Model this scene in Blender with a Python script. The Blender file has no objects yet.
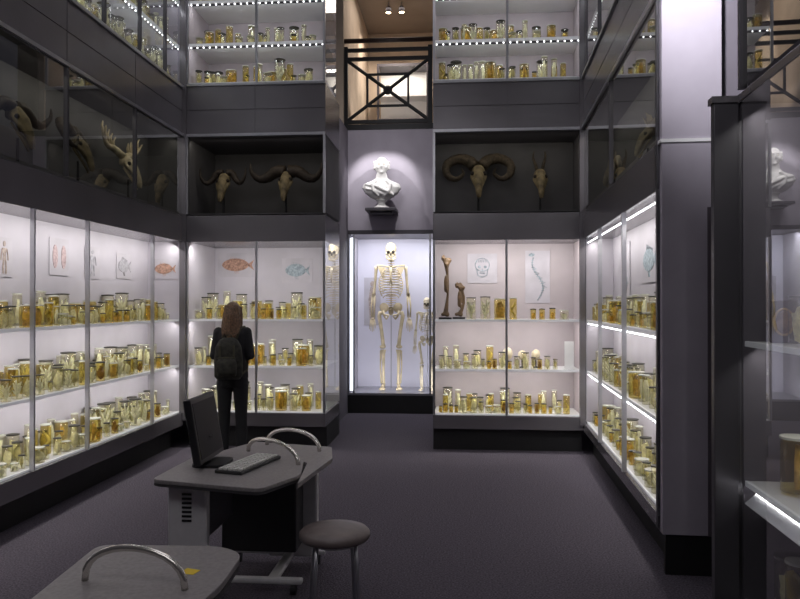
import bpy, bmesh, math, random
from mathutils import Vector, Matrix, noise
PI=math.pi
R=math.radians
S=bpy.context.scene
C=S.collection
random.seed(23)
try:
    S.view_settings.view_transform='Standard'
    S.view_settings.look='None'
except Exception: pass

# ------------------------------------------------------------------ materials
def mat(name,col,rough=.5,metal=0,var=.12,scale=8,bump=0,emit=0,ecol=None,detail=3,spec=.5):
    m=bpy.data.materials.new(name); m.use_nodes=True
    nt=m.node_tree; b=nt.nodes['Principled BSDF']
    tc=nt.nodes.new('ShaderNodeTexCoord'); n=nt.nodes.new('ShaderNodeTexNoise')
    n.inputs['Scale'].default_value=scale; n.inputs['Detail'].default_value=detail
    nt.links.new(tc.outputs['Object'],n.inputs['Vector'])
    r=nt.nodes.new('ShaderNodeValToRGB')
    r.color_ramp.elements[0].position=.3; r.color_ramp.elements[1].position=.7
    r.color_ramp.elements[0].color=(*[max(0,c*(1-var)) for c in col],1)
    r.color_ramp.elements[1].color=(*[min(1,c*(1+var)) for c in col],1)
    nt.links.new(n.outputs['Fac'],r.inputs['Fac']); nt.links.new(r.outputs['Color'],b.inputs['Base Color'])
    b.inputs['Roughness'].default_value=rough; b.inputs['Metallic'].default_value=metal
    b.inputs['Specular IOR Level'].default_value=spec
    if bump:
        bp=nt.nodes.new('ShaderNodeBump'); bp.inputs['Strength'].default_value=bump; bp.inputs['Distance'].default_value=.01
        nt.links.new(n.outputs['Fac'],bp.inputs['Height']); nt.links.new(bp.outputs['Normal'],b.inputs['Normal'])
    if emit:
        b.inputs['Emission Color'].default_value=(*(ecol or col),1); b.inputs['Emission Strength'].default_value=emit
    return m
def glassmat(name,tint,base=.05,gain=.9,power=4.5,rough=0.0):
    m=bpy.data.materials.new(name); m.use_nodes=True
    nt=m.node_tree; nt.nodes.clear()
    out=nt.nodes.new('ShaderNodeOutputMaterial'); mix=nt.nodes.new('ShaderNodeMixShader')
    tr=nt.nodes.new('ShaderNodeBsdfTransparent'); gl=nt.nodes.new('ShaderNodeBsdfGlossy')
    tr.inputs['Color'].default_value=(*tint,1); gl.inputs['Roughness'].default_value=rough
    lw=nt.nodes.new('ShaderNodeLayerWeight'); lw.inputs['Blend'].default_value=.5
    p=nt.nodes.new('ShaderNodeMath'); p.operation='POWER'; p.inputs[1].default_value=power
    a=nt.nodes.new('ShaderNodeMath'); a.operation='MULTIPLY_ADD'; a.inputs[1].default_value=gain; a.inputs[2].default_value=base
    nt.links.new(lw.outputs['Facing'],p.inputs[0]); nt.links.new(p.outputs[0],a.inputs[0])
    nt.links.new(a.outputs[0],mix.inputs[0]); nt.links.new(tr.outputs[0],mix.inputs[1]); nt.links.new(gl.outputs[0],mix.inputs[2])
    nt.links.new(mix.outputs[0],out.inputs[0]); return m

M={}
M['carpet']=mat('carpet',(.096,.084,.104),.95,0,.55,90,.9,spec=.1)
M['metal']=mat('grey_metal_panel',(.19,.18,.195),.26,.5,.12,1.2)
M['metal_dark']=mat('dark_metal_panel',(.08,.076,.086),.4,.4,.1,2)
M['steel']=mat('brushed_steel',(.42,.42,.45),.3,.8,.05,20)
M['black']=mat('black_plinth',(.008,.008,.009),.6,0,.1,6)
M['lilac']=mat('lilac_plaster',(.38,.35,.405),.75,0,.05,5)
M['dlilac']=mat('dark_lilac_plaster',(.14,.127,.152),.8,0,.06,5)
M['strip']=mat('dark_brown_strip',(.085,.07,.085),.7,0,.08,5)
M['mlilac']=mat('mid_lilac_lining',(.24,.22,.265),.8,0,.06,5)
M['white']=mat('pale_case_lining',(.50,.475,.53),.7,0,.10,2)
M['cream_lining']=mat('mauve_case_lining',(.46,.41,.435),.7,0,.08,3)
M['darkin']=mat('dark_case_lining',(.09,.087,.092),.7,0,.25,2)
M['shelf']=mat('white_shelf',(.72,.72,.73),.35,0,.03,6)
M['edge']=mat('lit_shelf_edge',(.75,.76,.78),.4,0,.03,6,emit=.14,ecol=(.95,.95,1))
M['led']=mat('led_dot',(1,1,1),.5,0,0,3,emit=5,ecol=(.95,.97,1))
M['glass']=glassmat('case_glass',(.95,.97,.96),.08,.9,3.2)
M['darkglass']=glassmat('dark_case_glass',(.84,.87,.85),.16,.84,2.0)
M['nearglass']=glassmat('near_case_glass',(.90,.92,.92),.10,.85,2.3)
M['jar']=glassmat('clear_jar_glass',(.97,.96,.84),.06,.6,2.4,.05)
M['jar_amber']=glassmat('amber_jar_glass',(.95,.86,.50),.06,.6,2.4,.05)
M['lid']=mat('pale_jar_lid',(.62,.62,.54),.25,0,.05,30)
M['lid_black']=mat('black_jar_lid',(.04,.038,.03),.4,0,.1,30)
M['sp_cream']=mat('cream_tissue',(.86,.77,.50),.6,0,.25,40,.3)
M['sp_ochre']=mat('ochre_tissue',(.70,.50,.20),.6,0,.35,40,.3)
M['sp_brown']=mat('brown_tissue',(.26,.15,.05),.6,0,.3,40,.3)
M['sp_olive']=mat('olive_tissue',(.60,.53,.26),.6,0,.3,40,.3)
M['sp_pale']=mat('pale_tissue',(.88,.84,.68),.6,0,.2,40,.3)
M['bone']=mat('yellowed_bone',(.58,.48,.31),.6,0,.30,14,.2)
M['brown_bone']=mat('brown_bone',(.13,.08,.042),.55,0,.4,14,.3)
M['bone_white']=mat('pale_bone',(.62,.54,.39),.6,0,.2,14,.2)
M['bone_dim']=mat('old_bone',(.17,.13,.065),.75,0,.5,16,.5)
M['horn']=mat('dark_horn',(.035,.026,.02),.6,0,.4,24,.5,spec=.25)
M['horn_brown']=mat('ridged_brown_horn',(.055,.042,.028),.7,0,.5,30,.6,spec=.2)
M['socket']=mat('dark_socket',(.02,.014,.01),.9,0,.1,10)
M['marble']=mat('white_marble',(.68,.67,.65),.5,0,.08,6)
M['bracket']=mat('dark_bracket',(.05,.045,.055),.5,0,.1,6)
M['paper']=mat('pale_paper',(.505,.48,.53),.8,0,.10,5)
M['red_ink']=mat('faded_red_ink',(.42,.25,.19),.8,0,.45,45)
M['grey_ink']=mat('faded_grey_ink',(.40,.39,.43),.8,0,.25,40)
M['brown_ink']=mat('sepia_ink',(.40,.33,.30),.8,0,.3,40)
M['blue_ink']=mat('faded_blue_ink',(.32,.38,.43),.8,0,.35,40)
M['pink_ink']=mat('faded_pink_ink',(.47,.36,.37),.8,0,.3,40)
M['iron']=mat('black_iron',(.010,.010,.011),.5,.2,.1,8)
M['wood']=mat('handrail_wood',(.05,.03,.025),.4,0,.25,10)
M['warm']=mat('warm_gallery_wall',(.58,.48,.38),.8,0,.08,4)
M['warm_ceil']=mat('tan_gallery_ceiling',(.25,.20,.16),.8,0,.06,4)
M['desk']=mat('grey_desk_laminate',(.27,.25,.25),.4,0,.14,70)
M['desk_edge']=mat('dark_desk_edge',(.05,.047,.05),.5,0,.05,20)
M['alu']=mat('painted_aluminium',(.66,.65,.66),.45,.1,.05,20)
M['chrome']=mat('satin_chrome',(.80,.77,.72),.25,.85,.04,20)
M['plastic']=mat('black_plastic',(.014,.014,.016),.45,0,.1,20)
M['screen']=mat('dark_screen',(.02,.018,.022),.55,0,.1,3,spec=.2)
M['keys']=mat('pale_keys',(.80,.79,.74),.5,0,.06,30)
M['keybody']=mat('dark_keyboard_body',(.04,.04,.04),.5,0,.06,30)
M['yellow']=mat('yellow_paper',(.85,.60,.03),.6,0,.05,20)
M['vinyl']=mat('brown_vinyl',(.15,.12,.115),.42,0,.14,14,.1)
M['skin']=mat('skin',(.55,.33,.24),.55,0,.06,14)
M['hair']=mat('light_brown_hair',(.125,.068,.036),.5,0,.5,60,.5)
M['top']=mat('dark_top_fabric',(.016,.015,.018),.9,0,.2,60,.3)
M['trousers']=mat('black_trousers_fabric',(.010,.010,.012),.9,0,.2,60,.3)
M['shoe']=mat('dark_shoe',(.015,.013,.013),.5,0,.1,30)
M['bag']=mat('olive_black_nylon',(.018,.017,.012),.75,0,.9,22,.4)
M['bag_trim']=mat('olive_webbing',(.05,.045,.028),.8,0,.2,40)
M['eye']=mat('eye_white',(.7,.7,.68),.3,0,.02,10)
M['lips']=mat('lip_pink',(.45,.16,.14),.5,0,.05,10)
M['lamp']=mat('lamp_glow',(1,.8,.5),.5,0,0,3,emit=14,ecol=(1,.78,.5))
M['card']=mat('white_card',(.8,.8,.8),.6,0,.03,10)
M['rail']=mat('label_rail_card',(.42,.42,.45),.6,0,.06,10)
M['gold']=mat('gilt',(.42,.26,.08),.4,.3,.15,20)
M['painting']=mat('dark_painting',(.035,.014,.010),.5,0,.5,18)
M['portrait']=mat('dim_portrait_paint',(.22,.12,.06),.5,0,.6,24)
M['dark']=mat('dark_ceiling',(.03,.028,.035),.9,0,.1,3)

# ------------------------------------------------------------------ mesh builder
class MB:
    def __init__(s): s.b=bmesh.new()
    def box(s,x0,x1,y0,y1,z0,z1,rot=None,piv=None):
        vs=[s.b.verts.new(v) for v in [(x0,y0,z0),(x1,y0,z0),(x1,y1,z0),(x0,y1,z0),(x0,y0,z1),(x1,y0,z1),(x1,y1,z1),(x0,y1,z1)]]
        for f in [(0,3,2,1),(4,5,6,7),(0,1,5,4),(1,2,6,5),(2,3,7,6),(3,0,4,7)]: s.b.faces.new([vs[i] for i in f])
        if rot is not None:
            p=Vector(piv or (0,0,0))
            for v in vs: v.co=p+rot@(v.co-p)
        return s
    def quad(s,pts):
        s.b.faces.new([s.b.verts.new(p) for p in pts]); return s
    def prism(s,poly,z0,z1):
        lo=[s.b.verts.new((p[0],p[1],z0)) for p in poly]; hi=[s.b.verts.new((p[0],p[1],z1)) for p in poly]
        n=len(poly); s.b.faces.new(hi); s.b.faces.new(lo[::-1])
        for i in range(n): s.b.faces.new([lo[i],lo[(i+1)%n],hi[(i+1)%n],hi[i]])
        return s
    def slab(s,poly,y0,y1):   # polygon in xz extruded in y
        a=[s.b.verts.new((p[0],y0,p[1])) for p in poly]; c=[s.b.verts.new((p[0],y1,p[1])) for p in poly]
        n=len(poly); s.b.faces.new(a); s.b.faces.new(c[::-1])
        for i in range(n): s.b.faces.new([a[(i+1)%n],a[i],c[i],c[(i+1)%n]])
        return s
    def rings(s,rs,closed=False):
        prev=None; first=None
        for r in rs:
            cur=[s.b.verts.new(p) for p in r]
            if prev:
                n=len(cur)
                for i in range(n): s.b.faces.new([prev[i],prev[(i+1)%n],cur[(i+1)%n],cur[i]])
            else: first=cur
            prev=cur
        if closed:
            n=len(first)
            for i in range(n): s.b.faces.new([prev[i],prev[(i+1)%n],first[(i+1)%n],first[i]])
        else:
            s.b.faces.new(first[::-1]); s.b.faces.new(prev)
        return s
    def tube(s,pts,rad,seg=8,closed=False):
        pts=[Vector(p) for p in pts]; n=len(pts)
        if not hasattr(rad,'__len__'): rad=[rad]*n
        t0=(pts[1]-pts[0]).normalized()
        up=Vector((0,0,1)) if abs(t0.z)<.9 else Vector((0,1,0))
        nn=(up-t0*up.dot(t0)).normalized(); rs=[]
        for i,p in enumerate(pts):
            if closed: t=(pts[(i+1)%n]-pts[i-1]).normalized()
            elif i==0: t=t0
            elif i==n-1: t=(pts[-1]-pts[-2]).normalized()
            else: t=((pts[i+1]-p).normalized()+(p-pts[i-1]).normalized())
            if t.length<1e-6: t=t0
            t=t.normalized(); nn=nn-t*nn.dot(t)
            if nn.length<1e-6: nn=t.orthogonal()
            nn.normalize(); bb=t.cross(nn)
            rs.append([p+(nn*math.cos(2*PI*k/seg)+bb*math.sin(2*PI*k/seg))*rad[i] for k in range(seg)])
        return s.rings(rs,closed)
    def loft(s,rs,seg=16,sq=1.0):
        out=[]
        for x,y,z,rx,ry in rs:
            ring=[]
            for k in range(seg):
                a=2*PI*k/seg; c,d=math.cos(a),math.sin(a)
                c=math.copysign(abs(c)**sq,c); d=math.copysign(abs(d)**sq,d)
                ring.append((x+rx*c,y+ry*d,z))
            out.append(ring)
        return s.rings(out)
    def lathe(s,prof,seg=16,c=(0,0,0)):
        return s.rings([[(c[0]+max(r,.0004)*math.cos(2*PI*k/seg),c[1]+max(r,.0004)*math.sin(2*PI*k/seg),c[2]+z) for k in range(seg)] for r,z in prof])
    def ell(s,c,r,sub=2,amp=0,rot=None,seed=0,fr=2.0):
        g=bmesh.ops.create_icosphere(s.b,subdivisions=sub,radius=1)
        for v in g['verts']:
            d=v.co.copy(); k=1+amp*noise.noise(d*fr+Vector((seed,seed*.7,0)))*2
            p=Vector((d.x*r[0]*k,d.y*r[1]*k,d.z*r[2]*k))
            if rot: p=rot@p
            v.co=p+Vector(c)
        return s
    def build(s,name,m,parent=None,smooth=False,bevel=0,remesh=0,smit=0,loc=None,rotz=0):
        me=bpy.data.meshes.new(name); bmesh.ops.recalc_face_normals(s.b,faces=s.b.faces)
        if smooth:
            for f in s.b.faces: f.smooth=True
        s.b.to_mesh(me); s.b.free(); me.materials.append(m)
        o=bpy.data.objects.new(name,me); C.objects.link(o)
        if parent: o.parent=parent
        if loc is not None: o.location=loc
        if rotz: o.rotation_euler=(0,0,rotz)
        if remesh:
            q=o.modifiers.new('r','REMESH'); q.mode='VOXEL'; q.voxel_size=remesh; q.use_smooth_shade=True
            q=o.modifiers.new('s','SMOOTH'); q.iterations=smit or 4; q.factor=.5
        if bevel:
            q=o.modifiers.new('b','BEVEL'); q.width=bevel; q.segments=2; q.limit_method='ANGLE'
        return o
def tag(o,label,cat,group=None):
    o['label']=label; o['category']=cat
    if group: o['group']=group
    return o
def thing(name,label,cat,loc,rotz=0,group=None):
    o=bpy.data.objects.new(name,None); C.objects.link(o); o.empty_display_size=.1
    o.location=loc; o.rotation_euler=(0,0,rotz); return tag(o,label,cat,group)
def struct(o): o['kind']='structure'; return o
def dup(root,loc,rotz=0,scale=1):
    r=root.copy(); C.objects.link(r); r.location=loc; r.rotation_euler=(0,0,rotz); r.scale=(scale,)*3
    for ch in list(root.children):
        c=ch.copy(); C.objects.link(c); c.parent=r
        for g in list(ch.children):
            d=g.copy(); C.objects.link(d); d.parent=c
    return r
def loc2w(O,rot,x,y,z=0):
    return Vector((O[0]+x*math.cos(rot)-y*math.sin(rot),O[1]+x*math.sin(rot)+y*math.cos(rot),z))
def area(loc,rot,sx,sy,power,col=(1,1,1)):
    l=bpy.data.lights.new('area_lamp','AREA'); l.shape='RECTANGLE'; l.size=sx; l.size_y=sy; l.energy=power; l.color=col
    o=bpy.data.objects.new('area_lamp',l); C.objects.link(o); o.location=loc; o.rotation_euler=rot; return o
def spot(loc,tgt,power,ang,col=(1,1,1),blend=.4,rad=.03):
    l=bpy.data.lights.new('spot_lamp','SPOT'); l.energy=power; l.spot_size=R(ang); l.spot_blend=blend; l.color=col; l.shadow_soft_size=rad
    o=bpy.data.objects.new('spot_lamp',l); C.objects.link(o); o.location=loc
    o.rotation_euler=(Vector(tgt)-Vector(loc)).to_track_quat('-Z','Y').to_euler(); return o

# ------------------------------------------------------------------ shell
RA=R(-92.2)
LB=((-3.02,7.8),0.0); RB=((-.27,7.8),0.0); LW=((-3.05,3.0),R(90)); RW=((1.33,7.8),RA)
struct(MB().box(-4.2,3.2,-2,13.5,-.05,0).build('floor',M['carpet']))
struct(MB().box(-4.2,3.2,-2,13.5,7.2,7.3).build('ceiling',M['dark']))
struct(MB().box(-4.3,-4.2,-2,13.5,0,7.2).build('wall_left',M['dlilac']))
struct(MB().box(3.2,3.3,-2,13.5,0,7.2).build('wall_right',M['dlilac']))
struct(MB().box(1.53,3.2,4.45,4.55,0,7.2).build('wall_right_return',M['dlilac']))
struct(MB().box(-4.2,3.2,-2.1,-2,0,7.2).build('wall_front',M['dlilac']))
struct(MB().box(-3.2,2.4,10.4,10.5,2.66,4.12).build('wall_back',M['lilac']))
struct(MB().box(-3.2,2.4,10.38,13.4,4.12,4.2).build('floor_gallery',M['iron']))
struct(MB().box(-3.2,2.4,13.3,13.4,4.2,6.6).build('wall_gallery_back',M['warm']))
struct(MB().box(-3.2,2.4,10.3,13.4,6.6,6.7).build('ceiling_gallery',M['warm_ceil']))
struct(MB().box(-1.72,-1.6,8.76,10.4,0,4.12).build('wall_recess_left',M['dlilac']))
struct(MB().box(.3,.42,8.45,10.4,0,4.12).build('wall_recess_right',M['dlilac']))
struct(MB().box(-1.78,-1.66,10.36,13.3,4.2,6.6).build('wall_gallery_left',M['warm']))
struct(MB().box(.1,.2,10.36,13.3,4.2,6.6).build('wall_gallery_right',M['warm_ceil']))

tn=[0]
def trim(mb,m,O=None,rot=0,bevel=0):
    tn[0]+=1
    return struct(mb.build('trim_%d'%tn[0],m,loc=(O[0],O[1],0) if O else None,rotz=rot,bevel=bevel))
def band(O,rot,L,D,z0,z1,rows,n,m):
    mb=MB(); mb.box(0,L,.012,D,z0,z1); g=.004
    for r in range(rows):
        a=z0+(z1-z0)*r/rows; b=z0+(z1-z0)*(r+1)/rows
        for k in range(n): mb.box(L*k/n+g,L*(k+1)/n-g,0,.02,a+g,b-g)
    trim(mb,m,O,rot)
    trim(MB().box(0,L,-.02,.02,z0-.012,z0+.018),M['steel'],O,rot)
    trim(MB().box(0,L,-.02,.02,z1-.02,z1+.01),M['steel'],O,rot)

# ------------------------------------------------------------------ cases
def case(label,F,L,D,z0,zb,zt,shelves,mull,lining,gl,base=0,power=5,led=False,inset=.1,
         side0='solid',side1='solid',group=None,head=None,edge=True,lcol=(.95,.97,1),pm='steel',panes=True,mw=.012):
    O,rot=F
    t=thing('display_case',label,'display case',(O[0],O[1],z0),rot,group)
    q=lambda z:z-z0
    if base:
        MB().box(0,L,inset,D,0,q(base)).build('plinth',M['black'],t)
        MB().box(0,L,0,D,q(base),q(zb)-.012).build('sill',M['metal'],t,bevel=.004)
    MB().box(0,L,D-.02,D,q(zb),q(zt)).build('back_panel',lining,t)
    if head: MB().box(0,L,0,D,q(zt),q(head)).build('head_panel',M['metal'],t,bevel=.004)
    else: MB().box(0,L,.0,D,q(zt)-.02,q(zt)).build('top_panel',M['metal_dark'],t)
    for x,sd in ((0,side0),(L,side1)):
        if sd=='solid':
            a,b=(x,x+.015) if x==0 else (x-.015,x)
            MB().box(a,b,.03,D-.02,q(zb),q(zt)).build('end_panel',lining,t)
        elif sd=='glass':
            MB().quad([(x,.02,q(zb)),(x,D,q(zb)),(x,D,q(zt)),(x,.02,q(zt))]).build('end_glass',gl,t)
    for i,z in enumerate([zb]+shelves):
        s=MB().box(.016,L-.016,.05,D-.02,q(z)-.012,q(z)).build('shelf',M['shelf'] if edge else M['darkin'],t)
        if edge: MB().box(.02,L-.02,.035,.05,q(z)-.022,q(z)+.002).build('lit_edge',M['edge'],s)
    xs=[.012]+mull+[L-.012]
    for x in xs: MB().box(x-mw,x+mw,-.012,.022,q(zb)-.01,q(zt)).build('mullion',M[pm],t)
    if panes:
        for a,b in zip(xs[:-1],xs[1:]):
            MB().quad([(a,.005,q(zb)),(b,.005,q(zb)),(b,.005,q(zt)),(a,.005,q(zt))]).build('glass_pane',gl,t)
    tops=shelves+[zt]; lows=[zb]+shelves
    for lo,hi in zip(lows,tops):
        if led:
            mb=MB(); n=int(L/.07)
            for k in range(n):
                x=.04+(L-.08)*k/(n-1); mb.box(x-.006,x+.006,.044,.052,q(hi)-.046,q(hi)-.034)
            mb.box(.04,L-.04,.053,.056,q(hi)-.052,q(hi)-.03)
            o=mb.build('led_strip',M['led'],t); n=len(o.data.polygons)
            o.data.materials.append(M['metal_dark'])
            for f in o.data.polygons[n-6:]: f.material_index=1
        if power:
            p=loc2w(O,rot,L/2,.075,hi-.04)
            area(p,(R(32),0,rot),L-.1,.03,power*L*(hi-lo)/.5,lcol)
    return t
G='lit glass specimen cases around the room'
WH=(1,.965,.92)
case('long lit glass case of specimen jars along the left wall',LW,4.8,.42,0,.40,2.28,[.91,1.42],[1.2,1.96,2.73,4.0],M['white'],M['glass'],.24,2.3,head=2.57,group=G,inset=.13,panes=False,mw=.008,lcol=WH)
case('lit glass specimen case behind the standing visitor',LB,1.57,.95,0,.40,2.28,[.90,1.42],[.80],M['white'],M['glass'],.24,3.3,side1='glass',head=2.57,group=G,panes=False,lcol=WH)
case('lit glass specimen case right of the skeleton recess',RB,1.60,.58,0,.40,2.28,[.88,1.42],[.79],M['cream_lining'],M['glass'],.24,3.4,side0='glass',head=2.57,group=G,panes=False,lcol=WH)
case('lit glass specimen case along the right wall ending at the lilac panel',RW,3.4,.33,0,.34,2.28,[.88,1.42],[1.1,2.25],M['white'],M['glass'],.24,1.8,head=2.57,led=True,group=G,lcol=WH,panes=False)
G2='dim skull cases above the jar cases'
DW=(1,.93,.8)
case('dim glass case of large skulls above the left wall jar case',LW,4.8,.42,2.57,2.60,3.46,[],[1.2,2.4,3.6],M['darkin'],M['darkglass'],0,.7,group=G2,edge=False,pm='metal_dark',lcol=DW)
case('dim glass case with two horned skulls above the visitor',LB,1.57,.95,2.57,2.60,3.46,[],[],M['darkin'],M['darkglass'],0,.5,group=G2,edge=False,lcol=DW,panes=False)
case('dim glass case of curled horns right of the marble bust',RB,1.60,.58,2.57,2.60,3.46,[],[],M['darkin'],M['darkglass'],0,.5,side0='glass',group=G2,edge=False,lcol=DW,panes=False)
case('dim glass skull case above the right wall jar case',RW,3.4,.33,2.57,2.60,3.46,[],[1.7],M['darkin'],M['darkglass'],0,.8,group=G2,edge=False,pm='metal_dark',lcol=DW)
band(LW[0],LW[1],4.8,.42,3.46,4.0,2,4,M['metal'])
band(LB[0],LB[1],1.57,.95,3.46,4.03,2,2,M['metal'])
band(RB[0],RB[1],1.60,.58,3.46,4.0,2,2,M['metal'])
band(RW[0],RW[1],3.4,.33,3.46,4.0,2,3,M['metal'])
G3='upper gallery specimen cases'
case('upper gallery lit case over the left wall',LW,4.8,.42,4.0,4.03,5.7,[4.46,4.95],[2.0,3.0,3.7,4.3],M['mlilac'],M['glass'],0,1.5,led=True,group=G3,pm='metal_dark')
case('upper gallery lit case left of the railing',LB,1.57,.7,4.03,4.06,5.7,[4.50,4.98],[.8],M['cream_lining'],M['glass'],0,1.7,led=True,side1='glass',group=G3,panes=False)
case('upper gallery lit case right of the railing',RB,1.60,.58,4.0,4.03,5.7,[4.46,4.95],[.8],M['cream_lining'],M['glass'],0,1.7,led=True,side0='glass',group=G3,panes=False)
case('upper gallery dim case over the right wall',RW,3.4,.33,4.0,4.03,5.7,[4.46,4.95],[1.1,2.25],M['dlilac'],M['darkglass'],0,1.0,led=True,group=G3,pm='metal_dark')
trim(MB().box(-.04,.03,-.03,.03,.3,6.2),M['metal'],(-3.04,7.79))
trim(MB().box(-.03,.03,-.03,.03,.3,6.2),M['metal'],(1.32,7.79))
trim(MB().box(3.4,3.46,0,.34,.24,2.545),M['lilac'],*RW,bevel=.004)
trim(MB().box(3.455,3.466,.255,.34,.24,2.16),M['strip'],*RW)  # darker strip down the lower right side of the end panel
trim(MB().box(3.4,3.455,0,.34,2.565,6.4),M['lilac'],*RW,bevel=.004)
trim(MB().box(3.4,3.465,-.01,.345,2.545,2.565),M['card'],*RW)
trim(MB().box(3.4,3.44,.02,.34,0,.24),M['black'],*RW)
trim(MB().box(3.36,3.4,-.015,.02,.26,6.4),M['metal_dark'],*RW)

# near right case
NR=((1.30,3.50),RA)
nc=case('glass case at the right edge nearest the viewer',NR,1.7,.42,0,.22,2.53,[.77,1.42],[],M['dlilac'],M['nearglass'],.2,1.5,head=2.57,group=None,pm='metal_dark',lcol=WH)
mb=MB(); mb.box(.06,1.6,-.003,.003,-.06,.06,Matrix.Rotation(R(-48),3,'X'),(0,0,0))
rl=mb.build('label_rail',M['rail'],nc); rl.location=(0,.065,.715)
trim(MB().box(0,.05,-.11,-.0,0,2.53),M['metal_dark'],*NR,bevel=.004)
trim(MB().box(-.01,.06,-.12,.02,2.53,2.56),M['metal'],*NR)
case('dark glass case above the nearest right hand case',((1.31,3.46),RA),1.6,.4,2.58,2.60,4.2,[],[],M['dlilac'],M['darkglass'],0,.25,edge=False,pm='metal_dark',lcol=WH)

# skeleton case
sk=thing('display_case','tall bright glass case holding the giant skeleton','display case',(-1.6,10.4,0),0,None)
MB().box(0,1.9,.0,.9,0,.26).build('plinth',M['black'],sk)
MB().box(0,1.9,.0,.9,.26,.29).build('sill',M['steel'],sk)
MB().box(0,1.9,.85,.9,.29,2.6).build('back_panel',mat('bright_lining',(.70,.68,.78),.6,0,.03,3),sk)
MB().box(0,.03,.03,.85,.29,2.6).build('end_panel',M['white'],sk)
MB().box(0,1.9,0,.9,2.6,2.66).build('top_panel',M['metal_dark'],sk)
for x in (.015,.09,1.2): MB().box(x-.012,x+.012,-.012,.02,.29,2.6).build('mullion',M['steel'],sk)
MB().box(.035,.075,.03,.06,.32,2.55).build('light_tube',mat('cool_tube',(1,1,1),.5,0,0,3,emit=2.2,ecol=(.8,.88,1)),sk)
area((-.75,10.6,2.57),(R(12),0,0),1.6,.25,22,(.92,.94,1))
area((-.75,10.5,.36),(R(120),0,0),1.5,.05,4,(.92,.94,1))

# ------------------------------------------------------------------ jars
def jar_proto(kind):
    r,h,gm,lm,sm=KD[kind][1:6]
    t=thing('specimen_jar','', 'jar',(0,0,0))
    MB().lathe([(r*.94,0),(r,.004),(r*1.0,h*.5),(r,h-.012),(r*.9,h-.006),(r*.85,h)],14).build('jar_glass',M[gm],t,smooth=True)
    MB().lathe([(r*1.04,h),(r*1.04,h+.009),(r*.6,h+.012),(r*.1,h+.013)],14).build('lid',M[lm],t)
    mb=MB(); rn=random.Random(kind*7+3)
    if kind==0:
        for k in range(5):
            a=rn.random()*6; mb.tube([(math.cos(a)*r*.4,math.sin(a)*r*.4,h*.10),(math.cos(a+1)*r*.5,math.sin(a+1)*r*.4,h*.5),(math.cos(a+2)*r*.3,math.sin(a+2)*r*.3,h*.85)],[r*.24,r*.34,r*.14],6)
    elif kind==1: mb.ell((0,0,h*.45),(r*.76,r*.7,h*.38),2,.30,seed=2)
    elif kind==2: mb.ell((0,0,h*.42),(r*.8,r*.74,h*.36),2,.2,seed=5)
    elif kind==3: mb.ell((0,0,h*.4),(r*.7,r*.7,h*.34),2,.3,seed=9)
    elif kind==4:
        mb.tube([(0,0,h*.05),(0,0,h*.35),(r*.1,0,h*.6)],[r*.28,r*.24,r*.18],6)
        for k in range(12):
            a=k*2.4; mb.tube([(0,0,h*(.15+.03*k)),(math.cos(a)*r*.45,math.sin(a)*r*.45,h*(.28+.035*k)),(math.cos(a)*r*.78,math.sin(a)*r*.78,h*(.40+.042*k))],[r*.18,r*.18,r*.12],5)
    elif kind==5:
        mb.ell((0,0,h*.35),(r*.75,r*.65,h*.28),2,.3,seed=12); mb.ell((r*.1,0,h*.65),(r*.5,r*.5,h*.2),2,.3,seed=13)
    elif kind==6:
        mb.ell((-r*.35,0,h*.38),(r*.42,r*.5,h*.34),2,.2,seed=15); mb.ell((r*.4,0,h*.35),(r*.4,r*.45,h*.3),2,.2,seed=16)
    elif kind==7:
        pts=[(math.cos(a*.9)*r*.5,math.sin(a*.9)*r*.5,h*(.1+.09*a)) for a in range(9)]
        mb.tube(pts,[r*.24]*4+[r*.3]*3+[r*.18]*2,7)
    elif kind==8:
        mb.slab([(-r*.6,h*.08),(r*.6,h*.08),(r*.75,h*.5),(r*.45,h*.85),(-r*.2,h*.9),(-r*.7,h*.6)],-r*.12,r*.12); mb.ell((0,-r*.15,h*.5),(r*.5,r*.3,h*.25),2,.3,seed=21)
    elif kind==9:
        mb.ell((0,0,h*.55),(r*.65,r*.6,h*.32),2,.25,seed=31); mb.tube([(0,0,h*.05),(0,0,h*.4)],[r*.12,r*.2],6)
    mb.build('specimen',M[sm],t,smooth=True)
    return t
KD={0:('tall slim pale',.036,.25,'jar','lid','sp_pale'),1:('medium cream',.046,.19,'jar','lid_black','sp_cream'),
    2:('short wide cream',.056,.12,'jar','lid','sp_cream'),3:('small ochre',.032,.11,'jar_amber','lid_black','sp_ochre'),
    4:('tall branching',.058,.25,'jar','lid_black','sp_pale'),5:('medium brown',.040,.16,'jar_amber','lid_black','sp_brown'),
    6:('squat twin-lump',.048,.09,'jar','lid','sp_pale'),7:('upright coiled',.038,.21,'jar_amber','lid','sp_olive'),
    8:('broad ochre',.062,.20,'jar_amber','lid','sp_ochre'),9:('medium olive',.036,.15,'jar','lid_black','sp_olive')}
PROTO={}; njar=[0]
ORD='first second third fourth fifth sixth seventh eighth ninth tenth eleventh twelfth thirteenth fourteenth fifteenth sixteenth seventeenth eighteenth nineteenth twentieth'.split()
ORD+=['twenty-'+o for o in ORD[:9]]+['thirtieth']+['thirty-'+o for o in ORD[:9]]+['fortieth']+['forty-'+o for o in ORD[:9]]
def put_jar(kind,p,rz,sc):
    njar[0]+=1
    if kind not in PROTO:
        t=jar_proto(kind); PROTO[kind]=t; t.location=p; t.rotation_euler=(0,0,rz); t.scale=(sc,)*3
        return t
    return dup(PROTO[kind],p,rz,sc)
STUFF={}
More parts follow.
